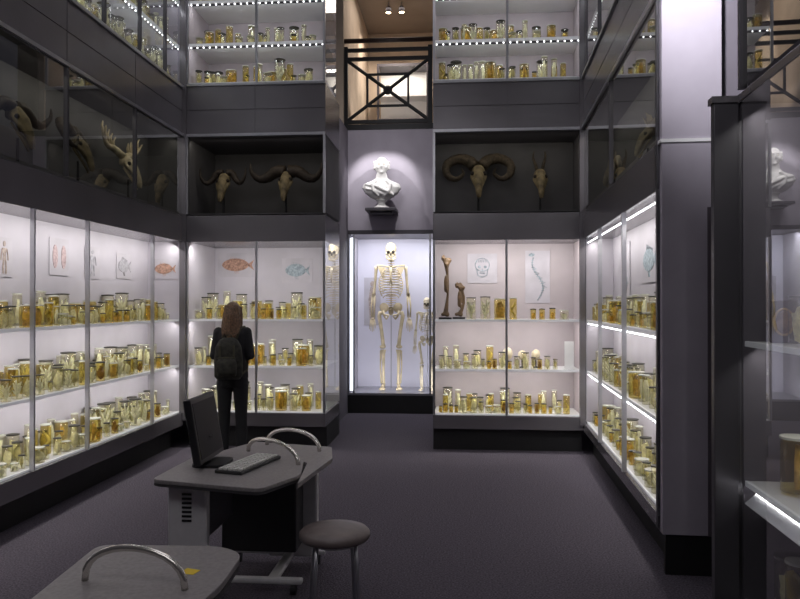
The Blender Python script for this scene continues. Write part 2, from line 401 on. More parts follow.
def row(F,x0,x1,y,z,gap,kinds,where,group=None,smin=.85,smax=1.15,cap=.45,stuff=None):
    x=x0; n=0
    while True:
        k=random.choice(kinds); sc=min(random.uniform(smin,smax),cap/KD[k][2]); r=KD[k][1]*sc
        if x+2*r>x1: break
        p=loc2w(F[0],F[1],x+r,y+random.uniform(-.008,.008),z+.001); a=random.uniform(0,6.28)
        if stuff: STUFF.setdefault(stuff,[]).append((k,p,a,sc))
        else: tag(put_jar(k,p,a,sc),'%s jar, %s from left, %s'%(KD[k][0],ORD[n],where),'jar',group)
        n+=1; x+=2*r+random.uniform(*gap)
ALL=[0,1,2,3,4,6,7,8,9,1,3,0,5,9,2,6]; SM=[1,2,3,5,6,9,9,3,1,7]; TL=[0,1,4,7,8,1,4,0,9]
for nm,z,kf,kb in (('top shelf',1.42,[1,2,3,9,6,8,3,7,0],[1,4,7,8,0,9]),('middle shelf',.91,ALL,TL),('bottom shelf',.40,ALL,TL)):
    row(LW,1.42,4.72,.105,z,(.005,.11),kf,'front row, %s, left wall'%nm,'jars in the left wall case',.5,1.0,.25)
    row(LW,1.55,4.72,.225,z,(.04,.17),kb,'back row, %s, left wall'%nm,'jars in the left wall case',.7,1.1,.30)
    row(LW,1.7,4.72,.335,z,(.02,.14),TL,'',smin=.85,smax=1.0,cap=.32,stuff='rearmost row of small jars on the left wall shelves')
for nm,z in (('top shelf',1.42),('middle shelf',.90),('bottom shelf',.40)):
    row(LB,.06,1.5,.12,z,(.01,.06),SM+[0,8],'front row, %s, case behind visitor'%nm,'jars in the case behind the visitor',.62,1.05)
    row(LB,.08,1.5,.28,z,(.03,.09),TL,'back row, %s, case behind visitor'%nm,'jars in the case behind the visitor',.75,1.15,.29)
    row(LB,.08,1.5,.48,z,(.02,.08),TL,'',smin=.95,smax=1.25,cap=.32,stuff='rearmost row of small jars in the case behind visitor')
row(RB,.36,1.02,.14,1.42,(.02,.05),[1,5,8,7,4],'top shelf, case beside skeleton','jars in the case beside the skeleton',.85,1.15)
row(RB,1.06,1.5,.16,1.42,(.03,.06),[3,6,3,9],'top shelf right bay, beside skeleton','jars in the case beside the skeleton',.9,1.1)
row(RB,.06,1.36,.12,.88,(.005,.03),SM,'front row, middle shelf, beside skeleton','jars in the case beside the skeleton',.65,.95)
row(RB,.10,.72,.36,.88,(.03,.08),[1,9,5,0,7],'back row, middle shelf, beside skeleton','jars in the case beside the skeleton',.85,1.1)
row(RB,.06,1.5,.12,.40,(.005,.03),SM,'front row, bottom shelf, beside skeleton','jars in the case beside the skeleton',.62,.95)
row(RB,.10,1.5,.25,.40,(.03,.12),[1,9,7,0],'back row, bottom shelf, beside skeleton','jars in the case beside the skeleton',.8,1.0)
row(RB,.10,1.5,.42,.40,(.02,.10),TL,'',smin=.8,smax=1.0,cap=.28,stuff='rearmost row of small jars beside the skeleton recess')
for nm,z in (('top shelf',1.42),('middle shelf',.88),('bottom shelf',.34)):
    row(RW,.12,3.3,.105,z,(.04,.15),[0,1,4,9,7,3,2,8],'%s, right wall case'%nm,'jars in the right wall case',.65,1.0,.27)
    row(RW,.12,3.3,.225,z,(.03,.16),TL,'',smin=.85,smax=1.0,cap=.30,stuff='rear row of small jars in the right wall case')
for (k,s,y,z,sc,lb) in ((1,.36,.14,1.43,1.0,'cream specimen jar on the upper shelf of nearest right case'),
                        (8,.24,.18,.78,1.15,'broad ochre jar on the middle shelf of nearest right case'),
                        (7,.34,.14,.22,1.35,'coiled specimen jar on the bottom shelf of nearest right case'),
                        (1,.20,.16,.22,1.35,'cream specimen jar on the bottom shelf of nearest right case')):
    tag(put_jar(k,loc2w(NR[0],NR[1],s,y,z+.001),1,sc),lb,'jar')
for F,zs,nm in ((LB,(4.06,4.50,4.98),'small jars crowding the gallery shelves left of the railing'),(RB,(4.03,4.46,4.95),'small jars crowding the gallery shelves right of the railing')):
    for z in zs:
        row(F,.06,1.5,.14,z,(.01,.08),[0,1,4,7,8,9,2,3],'',smin=.72,smax=1.05,cap=.27,stuff=nm)
        row(F,.10,1.5,.30,z,(.02,.12),[0,4,7,8,1,9],'',smin=.85,smax=1.1,cap=.29,stuff=nm)
for z in (4.03,4.46,4.95):
    row(LW,2.8,4.7,.13,z,(.0,.08),[0,1,7,9,4],'',smin=.8,smax=1.1,cap=.30,stuff='small jars on the gallery shelves over the left wall')
    row(RW,.2,3.2,.13,z,(.06,.2),[0,1,7,9,4],'',smin=.8,smax=1.1,cap=.30,stuff='small jars on the gallery shelves over the right wall')
for lb,lst in STUFF.items():
    V=[];Fc=[];MI=[];mats=[];SMO=[]
    for k,p,a,sc in lst:
        if k not in PROTO: continue
        X=Matrix.Translation(p)@Matrix.Rotation(a,4,'Z')@Matrix.Scale(sc,4)
        for ch in PROTO[k].children:
            me=ch.data; b=len(V); m_=me.materials[0]
            if m_ not in mats: mats.append(m_)
            V+=[tuple(X@v.co) for v in me.vertices]
            for f in me.polygons: Fc.append([b+i for i in f.vertices]); MI.append(mats.index(m_)); SMO.append(f.use_smooth)
    me=bpy.data.meshes.new('background_jars'); me.from_pydata(V,[],Fc); me.update()
    for m_ in mats: me.materials.append(m_)
    me.polygons.foreach_set('material_index',MI); me.polygons.foreach_set('use_smooth',SMO)
    gj=bpy.data.objects.new('background_jars',me); C.objects.link(gj); tag(gj,lb,'jars'); gj['kind']='stuff'

# ------------------------------------------------------------------ illustrations in the cases
def sheet(label,F,x,y,z,w,h,fn,ink):
    p=loc2w(F[0],F[1],x,y,z-h/2)
    t=thing('illustration',label,'illustration',p,F[1])
    MB().box(-w/2,w/2,-.002,0,0,h).build('paper_sheet',M['paper'],t)
    mb=MB(); fn(mb,w,h); mb.build('drawing',M[ink],t)
def fish(mb,w,h):
    P=[]; n=14
    for k in range(n+1): a=PI*k/n; P.append((math.cos(a)*w*.34-w*.05,h*.5+math.sin(a)**1.1*h*.27 if 0<k<n else h*.5))
    for k in range(1,n): a=PI*k/n; P.append((-math.cos(a)*w*.34-w*.05,h*.5-math.sin(a)**1.1*h*.25))
    mb.slab(P,-.006,-.0025)
    mb.slab([(w*.24,h*.5),(w*.42,h*.72),(w*.36,h*.5),(w*.42,h*.28)],-.006,-.0025)
    for k in range(8): mb.slab([(-w*.20+k*w*.05,h*.68),(-w*.18+k*w*.05,h*.69),(-w*.155+k*w*.05,h*.88-k*h*.018)],-.006,-.0025)
    for k in range(4): mb.slab([(-w*.10+k*w*.03,h*.30),(-w*.085+k*w*.03,h*.30),(-w*.05+k*w*.03,h*.12)],-.006,-.0025)
def ovals(mb,w,h):
    for dx in (-.22,.22):
        P=[(dx*w+math.cos(2*PI*k/14)*w*.13,h*.5+math.sin(2*PI*k/14)*h*.32) for k in range(14)]; mb.slab(P,-.006,-.0025)
def figure(mb,w,h):
    mb.slab([(math.cos(2*PI*k/12)*w*.08,h*.84+math.sin(2*PI*k/12)*h*.07) for k in range(12)],-.006,-.0025)
    mb.slab([(-w*.14,h*.73),(w*.14,h*.73),(w*.08,h*.55),(w*.10,h*.42),(-w*.10,h*.42),(-w*.08,h*.55)],-.006,-.0025)
    for s in (-1,1): mb.tube([(s*w*.06,-.005,h*.42),(s*w*.09,-.005,h*.24),(s*w*.08,-.005,h*.08)],.007,5); mb.tube([(s*w*.14,-.005,h*.71),(s*w*.2,-.005,h*.55),(s*w*.22,-.005,h*.42)],.005,5)
def skulld(mb,w,h):
    P=[(math.cos(2*PI*k/18)*w*.24,h*.62+math.sin(2*PI*k/18)*h*.22) for k in range(18)]
    for i in range(18):
        a=P[i];b=P[(i+1)%18]; mb.tube([(a[0],-.005,a[1]),(b[0],-.005,b[1])],.004,5)
    for k in range(7): mb.tube([(-w*.2+k*w*.06,-.005,h*.70),(-w*.17+k*w*.055,-.005,h*.79)],.003,4)
    for s in (-1,1):
        mb.slab([(s*w*.10+math.cos(2*PI*k/10)*w*.055,h*.55+math.sin(2*PI*k/10)*h*.045) for k in range(10)],-.006,-.0025)
        mb.tube([(s*w*.19,-.005,h*.47),(s*w*.15,-.005,h*.26),(0,-.005,h*.20)],.004,5)
        mb.tube([(s*w*.22,-.005,h*.5),(s*w*.13,-.005,h*.43)],.005,5)
    for k in range(6): mb.tube([(-w*.08+k*w*.032,-.005,h*.31),(-w*.08+k*w*.032,-.005,h*.36)],.003,4)
    mb.slab([(-w*.03,h*.42),(w*.03,h*.42),(0,h*.5)],-.006,-.0025)
def spined(mb,w,h):
    pts=[(w*.22*math.sin(k*.3),-.006,h*(.06+.0445*k)) for k in range(19)]
    mb.tube(pts,.004,6)
    for i,p in enumerate(pts):
        mb.ell(p,(.012+.012*math.sin(i/18*PI),.003,.007),1)
        if i%2==0 and 5<i<15: mb.tube([p,(p[0]+w*.16,-.006,p[2]-h*.03)],.003,4)
    mb.ell((pts[-1][0]-.02,-.006,h*.92),(.04,.003,.022),1)
sheet('framed small sepia picture nearest the left edge',LW,2.22,.395,1.95,.2,.3,figure,'brown_ink')
sheet('pale sheet with two pinkish ovals on left case wall',LW,2.98,.395,2.0,.3,.32,ovals,'pink_ink')
sheet('pale sheet with grey anatomical figure on left case wall',LW,3.55,.395,1.98,.28,.3,figure,'grey_ink')
sheet('pale sheet with grey fish drawing on left case wall',LW,4.2,.395,1.98,.34,.26,fish,'grey_ink')
sheet('reddish fish drawing at the far end of left case',((-3.45,7.78),0),.2,0,1.98,.30,.22,fish,'red_ink')
sheet('red-brown fish drawing above the visitor',LB,.30,.925,2.07,.5,.3,fish,'red_ink')
sheet('blue-grey fish drawing right of the visitor',LB,1.05,.925,2.0,.38,.3,fish,'blue_ink')
sheet('blue-grey skull drawing beside the standing leg bone',RB,.55,.555,2.0,.34,.34,skulld,'blue_ink')
sheet('blue curved spine drawing in the case beside skeleton',RB,1.18,.555,1.9,.28,.6,spined,'blue_ink')
sheet('blue curved spine drawing at far end of right wall case',RW,.7,.305,1.9,.45,.56,spined,'blue_ink')
sheet('blue-grey fish drawing in the right wall case',RW,1.75,.305,1.95,.6,.36,fish,'blue_ink')
sheet('blue curved spine drawing nearest the lilac panel in right case',RW,2.75,.305,1.9,.5,.56,spined,'blue_ink')
tag(MB().box(-.05,.05,-.004,.004,0,.3).build('information_card',M['card'],loc=loc2w(RB[0],0,1.47,.12,.885)),'tall white information card standing at right of middle shelf','card')
for i,(x,r,lb) in enumerate(((.82,.058,'cream egg-like specimen at centre of middle shelf beside skeleton'),(.98,.046,'smaller cream egg-like specimen right of the largest one'),(1.13,.05,'cream egg-like specimen nearest the white information card'))):
    t=thing('mounted_egg',lb,'specimen',loc2w(RB[0],0,x,.28,.881))
    MB().lathe([(.03,0),(.03,.01),(.008,.02),(.008,.09)],12).build('stand',M['iron'],t)
    MB().ell((0,0,.09+r*1.1),(r,r,r*1.25),2,.03).build('shell',M['bone_white'],t,smooth=True)
def legbone(label,loc,h,bend,rot=0):
    t=thing('mounted_bone',label,'bone',loc,rot)
    MB().box(-.07,.07,-.05,.05,0,.02).build('base',M['iron'],t)
    MB().tube([(0,0,.02),(0,.0,h*.3)],.006,6).build('rod',M['steel'],t)
    mb=MB(); n=9; pts=[(bend*math.sin(PI*k/(n-1)),0,.04+(h-.08)*k/(n-1)) for k in range(n)]
    mb.tube(pts,[.034,.024,.017,.014,.014,.015,.018,.026,.032],10)
    mb.ell((.022,0,.05),(.028,.028,.026),2,.15); mb.ell((-.022,0,.055),(.027,.028,.022),2,.15)
    mb.ell((.042,0,h-.07),(.030,.030,.030),2,.12); mb.ell((-.022,0,h-.04),(.022,.022,.036),2,.12)
    mb.ell((.012,-.01,h*.55),(.030,.022,.10),2,.4,seed=4); mb.ell((.02,-.01,h*.85),(.030,.026,.06),2,.4,seed=6)
    mb.build('bone',M['brown_bone'],t,smooth=True,remesh=.007,smit=2)
legbone('tall upright brown leg bone at left of top shelf beside skeleton',loc2w(RB[0],0,.13,.22,1.421),.72,.03)
legbone('shorter curved brown bone behind the tall leg bone',loc2w(RB[0],0,.28,.34,1.421),.42,.06)

# ------------------------------------------------------------------ horned skulls
def horned(name,label,loc,rot,sc,horn,hr,mat_h='horn',extra=None,bm='bone_dim',lift=.12):
    t=thing(name,label,'skull',loc,rot); t.scale=(sc,)*3
    MB().lathe([(.09,0),(.09,.015),(.015,.03),(.012,.16+lift)],14).build('stand',M['iron'],t)
    U=lift
    mb=MB()
    mb.tube([(0,.10,.40+U),(0,.02,.39+U),(0,-.06,.31+U),(0,-.12,.19+U),(0,-.145,.10+U),(0,-.15,.05+U)],[.055,.075,.062,.045,.036,.022],12)
    mb.ell((0,.04,.38+U),(.085,.08,.07),2,.1)
    for s in (-1,1):
        mb.tube([(s*.06,.0,.36+U),(s*.082,-.03,.31+U),(s*.055,-.09,.23+U),(s*.03,-.12,.16+U)],[.022,.022,.018,.012],7)
        mb.tube([(s*.02,-.14,.14+U),(s*.018,-.165,.05+U)],[.012,.008],6)
    sk=mb.build('skull',M[bm],t,smooth=True,remesh=.011,smit=2)
    for s in (-1,1): MB().ell((s*.068,-.045,.345+U),(.024,.024,.026),2).build('eye_socket',M['socket'],sk,smooth=True)
    MB().ell((0,-.155,.13+U),(.020,.018,.045),2).build('nose_cavity',M['socket'],sk,smooth=True)
    MB().tube([(-.035,.04,.30+U),(-.015,-.06,.14+U),(0,-.11,.04+U),(.015,-.06,.14+U),(.035,.04,.30+U)],.013,6).build('jaw',M[bm],t,smooth=True)
    for s in (-1,1):
        pts=[Vector((s*p[0],p[1],p[2]+U)) for p in horn]
        out=[];n=len(pts)
        for i in range(n-1):
            p0=pts[max(i-1,0)];p1=pts[i];p2=pts[i+1];p3=pts[min(i+2,n-1)]
            for j in range(4):
                u=j/4; out.append(.5*((2*p1)+(p2-p0)*u+(2*p0-5*p1+4*p2-p3)*u*u+(3*p1-p0-3*p2+p3)*u**3))
        out.append(pts[-1]); m_=len(out)
        hb=MB().tube(out,[(hr*(1-(k/(m_-1))**1.3)+.006)*(1+.08*(k%2)) for k in range(m_)],9)
        if extra: extra(hb,s,U)
        hb.build('horn',M[mat_h],t,smooth=True)
    return t
BUF=[(.03,.05,.45),(.14,.05,.46),(.27,.05,.38),(.38,.03,.37),(.46,.0,.46),(.47,0,.56)]
MUSK=[(.03,.04,.46),(.10,.04,.46),(.17,.02,.36),(.24,-.02,.32),(.30,-.04,.40),(.31,-.03,.52)]
RAM=[(.04,.05,.44),(.12,.08,.52),(.26,.10,.54),(.38,.06,.46),(.36,0,.33),(.26,-.04,.28),(.18,-.05,.34),(.20,-.07,.40)]
ANT=[(.03,.05,.42),(.05,.08,.52),(.08,.1,.62),(.07,.08,.70)]
SWEEP=[(.05,.05,.44),(.20,.08,.50),(.34,.1,.52),(.44,.08,.60),(.48,.04,.70)]
def tines(hb,s,U):
    for k in range(5): hb.tube([(s*(.2+.06*k),.09,.50+.02*k+U),(s*(.19+.07*k),.1,.59+.035*k+U),(s*(.17+.08*k),.08,.65+.03*k+U)],[.022,.016,.005],6)
horned('buffalo_skull','dark-horned skull with upcurved tips above visitor, left of pair',loc2w(LB[0],0,.33,.3,2.601),0,.86,MUSK,.045)
horned('buffalo_skull','skull with wide dark drooping horns above visitor, right of pair',loc2w(LB[0],0,1.06,.3,2.601),0,.88,BUF,.08)
horned('ram_skull','skull with great curled horns right of the bust',loc2w(RB[0],0,.50,.30,2.601),0,.95,RAM,.066,'horn_brown')
horned('antelope_skull','narrow skull with straight upright horns in right skull case',loc2w(RB[0],0,1.18,.28,2.601),0,.85,ANT,.02,'horn_brown')
horned('moose_skull','pale antlered skull at far end of left skull case',loc2w(LW[0],LW[1],3.9,.21,2.601),LW[1],.80,SWEEP,.04,'bone',tines,'bone')
horned('ram_skull','curled horn skull midway in left skull case',loc2w(LW[0],LW[1],2.95,.21,2.601),LW[1]+.2,.78,RAM,.05,'horn_brown')
horned('buffalo_skull','skull with wide horns nearest in left skull case',loc2w(LW[0],LW[1],2.1,.21,2.601),LW[1]-.1,.8,BUF,.06)
horned('antelope_skull','pale small skull at far end of right skull case',loc2w(RW[0],RW[1],.9,.17,2.601),RW[1],.6,MUSK,.04,'bone',None,'bone')
horned('deer_skull','antlered pale skull near the lilac end panel, right skull case',loc2w(RW[0],RW[1],2.3,.17,2.601),RW[1],.55,SWEEP,.04,'bone',tines,'bone')

# ------------------------------------------------------------------ human skeletons
def skeleton(label,loc,H,rot,bm,wx=1.0):
    t=thing('human_skeleton',label,'skeleton',loc,rot); t.scale=(H*wx,H*wx,H)
    B=M[bm]; F=1.2
    mb=MB(); mb.ell((0,.012,.948),(.038,.052,.046),3); mb.ell((0,-.018,.925),(.030,.032,.036),2)
    for s in (-1,1): mb.ell((s*.025,-.026,.915),(.012,.014,.012),2)
    mb.ell((0,-.036,.899),(.017,.014,.016),2)
    sk=mb.build('skull',B,t,smooth=True,remesh=.004,smit=3)
    for s in (-1,1): MB().ell((s*.016,-.046,.925),(.0115,.010,.0105),2).build('eye_socket',M['socket'],sk,smooth=True)
    MB().ell((0,-.0495,.908),(.006,.006,.009),2).build('nose_cavity',M['socket'],sk,smooth=True)
    mb=MB(); mb.tube([(-.030,-.0,.905),(-.027,-.012,.885),(-.013,-.04,.873),(.013,-.04,.873),(.027,-.012,.885),(.030,-.0,.905)],[.005,.007,.008,.008,.007,.005],7)
    mb.box(-.015,.015,-.052,-.046,.884,.889); mb.build('jaw',B,t,smooth=True)
    mb=MB()
    for k in range(25):
        z=.895-.355*k/24; y=.02+.018*math.sin(k/24*PI*1.6)
        w=.011+.008*k/24; mb.ell((0,y,z),(w,w*.8,.0060),1); mb.box(-w*1.9,w*1.9,y+.006,y+.011,z-.002,z+.002); mb.box(-.002,.002,y+.008,y+.024,z-.004,z+.001)
    mb.build('spine',B,t)
    mb=MB()
    for k in range(12):
        z=.822-.0175*k; w=[.042,.056,.067,.074,.079,.082,.083,.082,.079,.073,.064,.052][k]
        d=[.035,.046,.053,.058,.06,.062,.063,.062,.058,.05,.03,.01][k]
        for s in (-1,1):
            pts=[]; n=11; amax=PI if k<7 else PI*(.93-.1*(k-7))
            for j in range(n):
                a=amax*j/(n-1); pts.append((s*w*math.sin(a)**.8 if 0<a<PI-.001 else s*.004,.015+.03*math.cos(a)-(d*.55)*(1-math.cos(a))/2*1.1,z+.008-.036*(1-math.cos(a))/2))
            mb.tube(pts,.0036,5)
    mb.tube([(0,-.052,.818),(0,-.058,.79),(0,-.062,.745),(0,-.06,.715)],[.010,.008,.009,.004],8)
    mb.build('rib_cage',B,t,smooth=True)
    q=lambda L:[v*F for v in L]
    for s in (-1,1):
        mb=MB(); mb.tube([(s*.008,-.048,.822),(s*.05,-.045,.832),(s*.092,-.01,.836)],q([.0055,.004,.0055]),6)
        mb.slab([(s*.04,.825),(s*.095,.832),(s*.08,.80),(s*.052,.735)],.034,.039)
        mb.build('shoulder_bones',B,t)
        mb=MB(); mb.tube([(s*.098,0,.828),(s*.101,0,.81),(s*.107,.002,.73),(s*.114,.002,.655),(s*.116,0,.64)],q([.012,.009,.007,.008,.012]),8)
        mb.tube([(s*.111,0,.636),(s*.113,-.005,.56),(s*.115,-.01,.485)],q([.008,.0045,.006]),6)
        mb.tube([(s*.122,.004,.640),(s*.133,-.002,.56),(s*.129,-.01,.488)],q([.007,.0045,.006]),6)
        mb.ell((s*.122,-.01,.476),(.012,.008,.009),1)
        for f,(dx,l) in enumerate(((-.012,.06),(-.005,.078),(.002,.084),(.009,.078),(.015,.066))):
            x=s*(.122+dx*.9); mb.tube([(x,-.01,.472),(x+s*dx*.4,-.013,.472-l*.5),(x+s*dx*.6,-.018,.472-l)],[.0032,.0034,.002],5)
        mb.build('arm_bones',B,t,smooth=True)
        mb=MB(); mb.tube([(s*.058,.0,.512),(s*.076,0,.517),(s*.079,0,.495),(s*.064,-.002,.40),(s*.053,0,.305),(s*.051,0,.285)],q([.012,.011,.012,.010,.011,.016]),9)
        mb.ell((s*.056,.0,.287),(.021,.017,.014),2); mb.ell((s*.051,-.020,.285),(.010,.006,.011),1)
        mb.tube([(s*.051,0,.268),(s*.051,-.003,.24),(s*.051,0,.14),(s*.049,.003,.045),(s*.049,.003,.035)],q([.016,.010,.0075,.0075,.011]),8)
        mb.tube([(s*.069,.006,.262),(s*.072,.006,.15),(s*.064,.006,.04)],q([.006,.004,.006]),6)
        mb.ell((s*.052,.012,.020),(.014,.022,.016),2)
        mb.tube([(s*.052,.0,.03),(s*.055,-.035,.02)],[.013,.011],7)
        for f in range(5):
            x=s*(.040+.008*f); mb.tube([(s*.055,-.03,.02),(x,-.06,.012),(x+s*.002,-.094+.005*f,.005)],[.005,.0045,.0035],5)
        mb.build('leg_bones',B,t,smooth=True)
    mb=MB()
    for s in (-1,1):
        mb.ell((s*.046,.006,.552),(.038,.011,.034),2,rot=Matrix.Rotation(s*.5,3,'Z')@Matrix.Rotation(-s*.35,3,'Y'))
        mb.tube([(s*.055,.0,.525),(s*.045,-.025,.505),(s*.012,-.034,.498)],[.011,.0065,.008],7)
        mb.tube([(s*.055,.0,.525),(s*.042,.0,.49),(s*.03,-.01,.475),(s*.014,-.032,.495)],[.010,.008,.0075,.005],7)
    mb.ell((0,.022,.53),(.019,.012,.033),2); mb.build('pelvis',B,t,smooth=True,remesh=.003,smit=2)
    MB().tube([(0,.045,0.005),(0,.045,.86)],.003,6).build('support_rod',M['steel'],t)
    return t
skeleton('giant adult human skeleton standing in the bright recess case',(-1.01,10.85,.295),2.24,R(4),'bone',1.0)
skeleton('small human skeleton standing right of the giant one',(-.46,10.75,.295),1.40,R(-6),'bone_white',1.05)
t=thing('wall_chart','faint brown figure chart behind the giant skeleton, left side','chart',(-1.34,11.245,1.25),0)
MB().box(-.13,.13,-.006,0,0,.75).build('sheet',M['paper'],t)
mb=MB(); mb.slab([(-.04,.05),(.04,.05),(.06,.4),(.03,.6),(-.03,.6),(-.06,.4)],-.01,-.0065); mb.ell((0,-.008,.65),(.035,.003,.045),2); mb.build('figure',M['brown_ink'],t)

# ------------------------------------------------------------------ bust
t=thing('bracket_shelf','small dark bracket shelf under the marble bust','shelf',(-1.08,10.4,2.87))
MB().box(-.22,.22,-.38,0,.03,.07).build('top_board',M['bracket'],t,bevel=.006)
MB().prism([(-.16,0),(.16,0),(.16,-.28),(-.16,-.28)],.0,.03).build('corbel',M['bracket'],t,bevel=.008)
t=thing('marble_bust','white marble bust of a man in draped cloth on bracket','bust',(-1.08,10.17,2.941),R(5))
t.scale=(1.06,1.0,1.06)
MB().lathe([(.10,0),(.10,.02),(.075,.035),(.05,.06),(.05,.085),(.075,.105),(.08,.12)],24).build('socle',M['marble'],t,smooth=True)
mb=MB()
mb.loft([(0,0,.11,.07,.05),(0,0,.14,.14,.08),(0,0,.20,.22,.11),(0,.01,.28,.265,.12),(0,.015,.335,.235,.105),(0,.01,.375,.13,.08),(0,0,.41,.080,.07),(0,-.005,.47,.070,.07)],20)
hc=.57
mb.ell((0,-.01,hc),(.088,.10,.12),3); mb.ell((0,-.05,hc-.06),(.060,.055,.06),2)
mb.ell((0,-.112,hc-.012),(.013,.016,.034),2); mb.ell((0,-.10,hc+.035),(.05,.016,.012),2)
mb.ell((0,-.098,hc-.058),(.026,.010,.009),2); mb.ell((0,-.09,hc-.095),(.03,.020,.018),2)
for s in (-1,1):
    mb.ell((s*.045,-.082,hc-.03),(.024,.02,.026),2); mb.ell((s*.090,.005,hc-.01),(.012,.02,.032),2)
    for k in range(3): mb.ell((s*.092,.02,hc+.05-.04*k),(.024,.045,.022),2)
    mb.tube([(s*.06,-.07,.375),(s*.12,-.10,.31),(s*.10,-.12,.22),(s*.03,-.11,.15)],[.02,.024,.022,.016],8)
mb.ell((0,.04,hc+.04),(.090,.085,.09),2)
mb.tube([(-.22,-.04,.32),(-.08,-.115,.29),(.06,-.13,.22),(.16,-.08,.17)],[.02,.026,.026,.02],8)
mb.tube([(-.21,-.06,.26),(-.08,-.115,.23),(.04,-.12,.17)],[.016,.02,.016],8)
mb.build('sculpted_head',M['marble'],t,smooth=True,remesh=.009,smit=3)
for s in (-1,1): MB().ell((s*.03,-.098,hc+.008),(.015,.008,.008),2).build('eye',M['bone_white'],t,smooth=True)
spot((-1.55,9.75,4.05),(-1.0,10.38,3.05),38,70,(1,.97,.98),.5,.010)
spot((-.61,9.75,4.05),(-1.16,10.38,3.05),38,70,(1,.97,.98),.5,.010)
area((-1.05,8.9,4.0),(R(62),0,0),.6,.3,6,(1,.97,1))  # added weak fill that brightens bust and wall, no fixture modelled

# ------------------------------------------------------------------ gallery railing and lamps
t=thing('gallery_railing','black iron railing with crossed bars above the bust','railing',(-1.02,10.45,4.2))
w=.62; h=1.12
fr=MB()
for x in (-w,w): fr.box(x-.032,x+.032,-.025,.025,0,h+.03)
for z in (.05,h-.02,h-.15): fr.box(-w,w,-.02,.02,z-.025,z+.025)
fr.build('frame',M['iron'],t)
MB().tube([(-w-.14,0,h+.12),(w+.14,0,h+.12)],.035,10).build('handrail',M['wood'],t,smooth=True)
for a,b in (((-w,.05),(w,h-.15)),((-w,h-.15),(w,.05))): MB().tube([(a[0],0,a[1]),(b[0],0,b[1])],.026,6).build('cross_bar',M['iron'],t)
cz=(.05+h-.15)/2
ib=MB()
for x in (-.30,.30): ib.box(x-.016,x+.016,-.014,.014,cz-.23,cz+.23)
for z in (cz-.23,cz+.23): ib.box(-.30,.30,-.014,.014,z-.016,z+.016)
ib.build('inner_frame',M['iron'],t)
MB().lathe([(.05,-.02),(.07,0),(.05,.02)],14,(0,0,0)).build('boss',M['iron'],t).matrix_local=Matrix.Translation((0,0,cz))@Matrix.Rotation(R(90),4,'X')
for i,(x,lb) in enumerate(((-1.15,'left ceiling spotlight above the gallery railing'),(-.93,'right ceiling spotlight above the gallery railing'))):
    t=thing('ceiling_spotlight',lb,'spotlight',(x,11.9,6.45))
    MB().tube([(0,0,.15),(0,0,.07)],.012,8).build('stem',M['steel'],t)
    MB().lathe([(.03,.08),(.045,.06),(.05,-.02)],14).build('can',M['bracket'],t,smooth=True)
    MB().lathe([(.042,-.022),(.01,-.03)],14).build('bulb',M['lamp'],t)
    spot((x,11.9,6.40),(x+(-.5 if i==0 else .3),12.9,5.0),80,90,(1,.86,.74),.7)
area((-.8,11.4,6.5),(0,0,0),1.2,1.2,16,(1,.88,.78))
area((-1.0,11.2,4.4),(R(150),0,0),.9,.4,6,(1,.88,.78))
t=thing('gallery_cabinet','small lit glass display cabinet behind the gallery railing','cabinet',(-.95,12.6,4.2))
MB().box(-.45,.45,-.2,.2,0,.60).build('base',M['bracket'],t,bevel=.01)
MB().box(-.42,.42,.16,.19,.60,1.5).build('back_panel',M['card'],t)
MB().box(-.42,.42,-.18,.16,.98,1.0).build('shelf',M['shelf'],t)
MB().box(-.45,.45,-.2,.2,1.5,1.55).build('cornice',M['bracket'],t)
for x in (-.43,.43): MB().box(x-.02,x+.02,-.2,-.16,.60,1.5).build('post',M['bracket'],t)
area((-.95,12.5,5.68),(0,0,0),.7,.1,6,(1,.92,.8))

# ------------------------------------------------------------------ kiosk desks
def rounded(poly,r=.05,n=5):
    out=[]; m=len(poly)
    for i in range(m):
        p=Vector(poly[i]); a=(Vector(poly[i-1])-p).normalized(); b=(Vector(poly[(i+1)%m])-p).normalized()
        p0=p+a*r; p1=p+b*r
        for k in range(n+1):
            u=k/n; q=p0*(1-u)**2+p*2*u*(1-u)+p1*u*u; out.append((q.x,q.y))
    return out
def arch(a,b,z,h,r,parent,n=14):
    pts=[]
    for k in range(n+1):
        u=k/n; an=PI*u
        x=a[0]+(b[0]-a[0])*(1-math.cos(an))/2; y=a[1]+(b[1]-a[1])*(1-math.cos(an))/2
        pts.append((x,y,z+h*math.sin(an)**.8))
    return MB().tube(pts,r,10).build('handle',M['chrome'],parent,smooth=True)
D=thing('computer_desk','grey wheeled computer desk carrying the monitor and keyboard','desk',(-1.15,3.95,0))
dx,dy=-1.15,3.95
P=[(-1.52,3.47),(-.93,3.33),(-.80,3.62),(-.86,3.98),(-1.50,4.15)]
P=[(a-dx,b-dy) for a,b in P]
MB().prism(rounded(P,.05),.692,.705).build('desktop_underside',M['desk_edge'],D)
MB().prism(rounded(P,.05),.705,.725).build('desktop',M['desk'],D,bevel=.004)
P=[(-.79,3.50),(-.72,4.10),(-.78,4.42),(-1.30,4.55),(-1.46,4.15),(-.84,3.985)]
P=[(a-dx,b-dy) for a,b in P]
MB().prism(rounded(P,.03),.685,.708).build('rear_leaf',M['desk'],D,bevel=.004)
t2=MB().box(-.31,-.11,-.42,-.36,.06,.692).build('leg_panel',M['alu'],D,bevel=.012)
vb=MB()
for k in range(7): vb.box(-.235,-.185,-.424,-.418,.50+.022*k,.511+.022*k)
vb.build('vent',M['plastic'],t2)
MB().box(-.30,-.12,-.36,.05,.40,.66).build('computer_housing',M['metal_dark'],D,bevel=.01)
MB().box(.0,.30,.36,.42,.06,.685).build('leg_panel',M['alu'],D,bevel=.012)
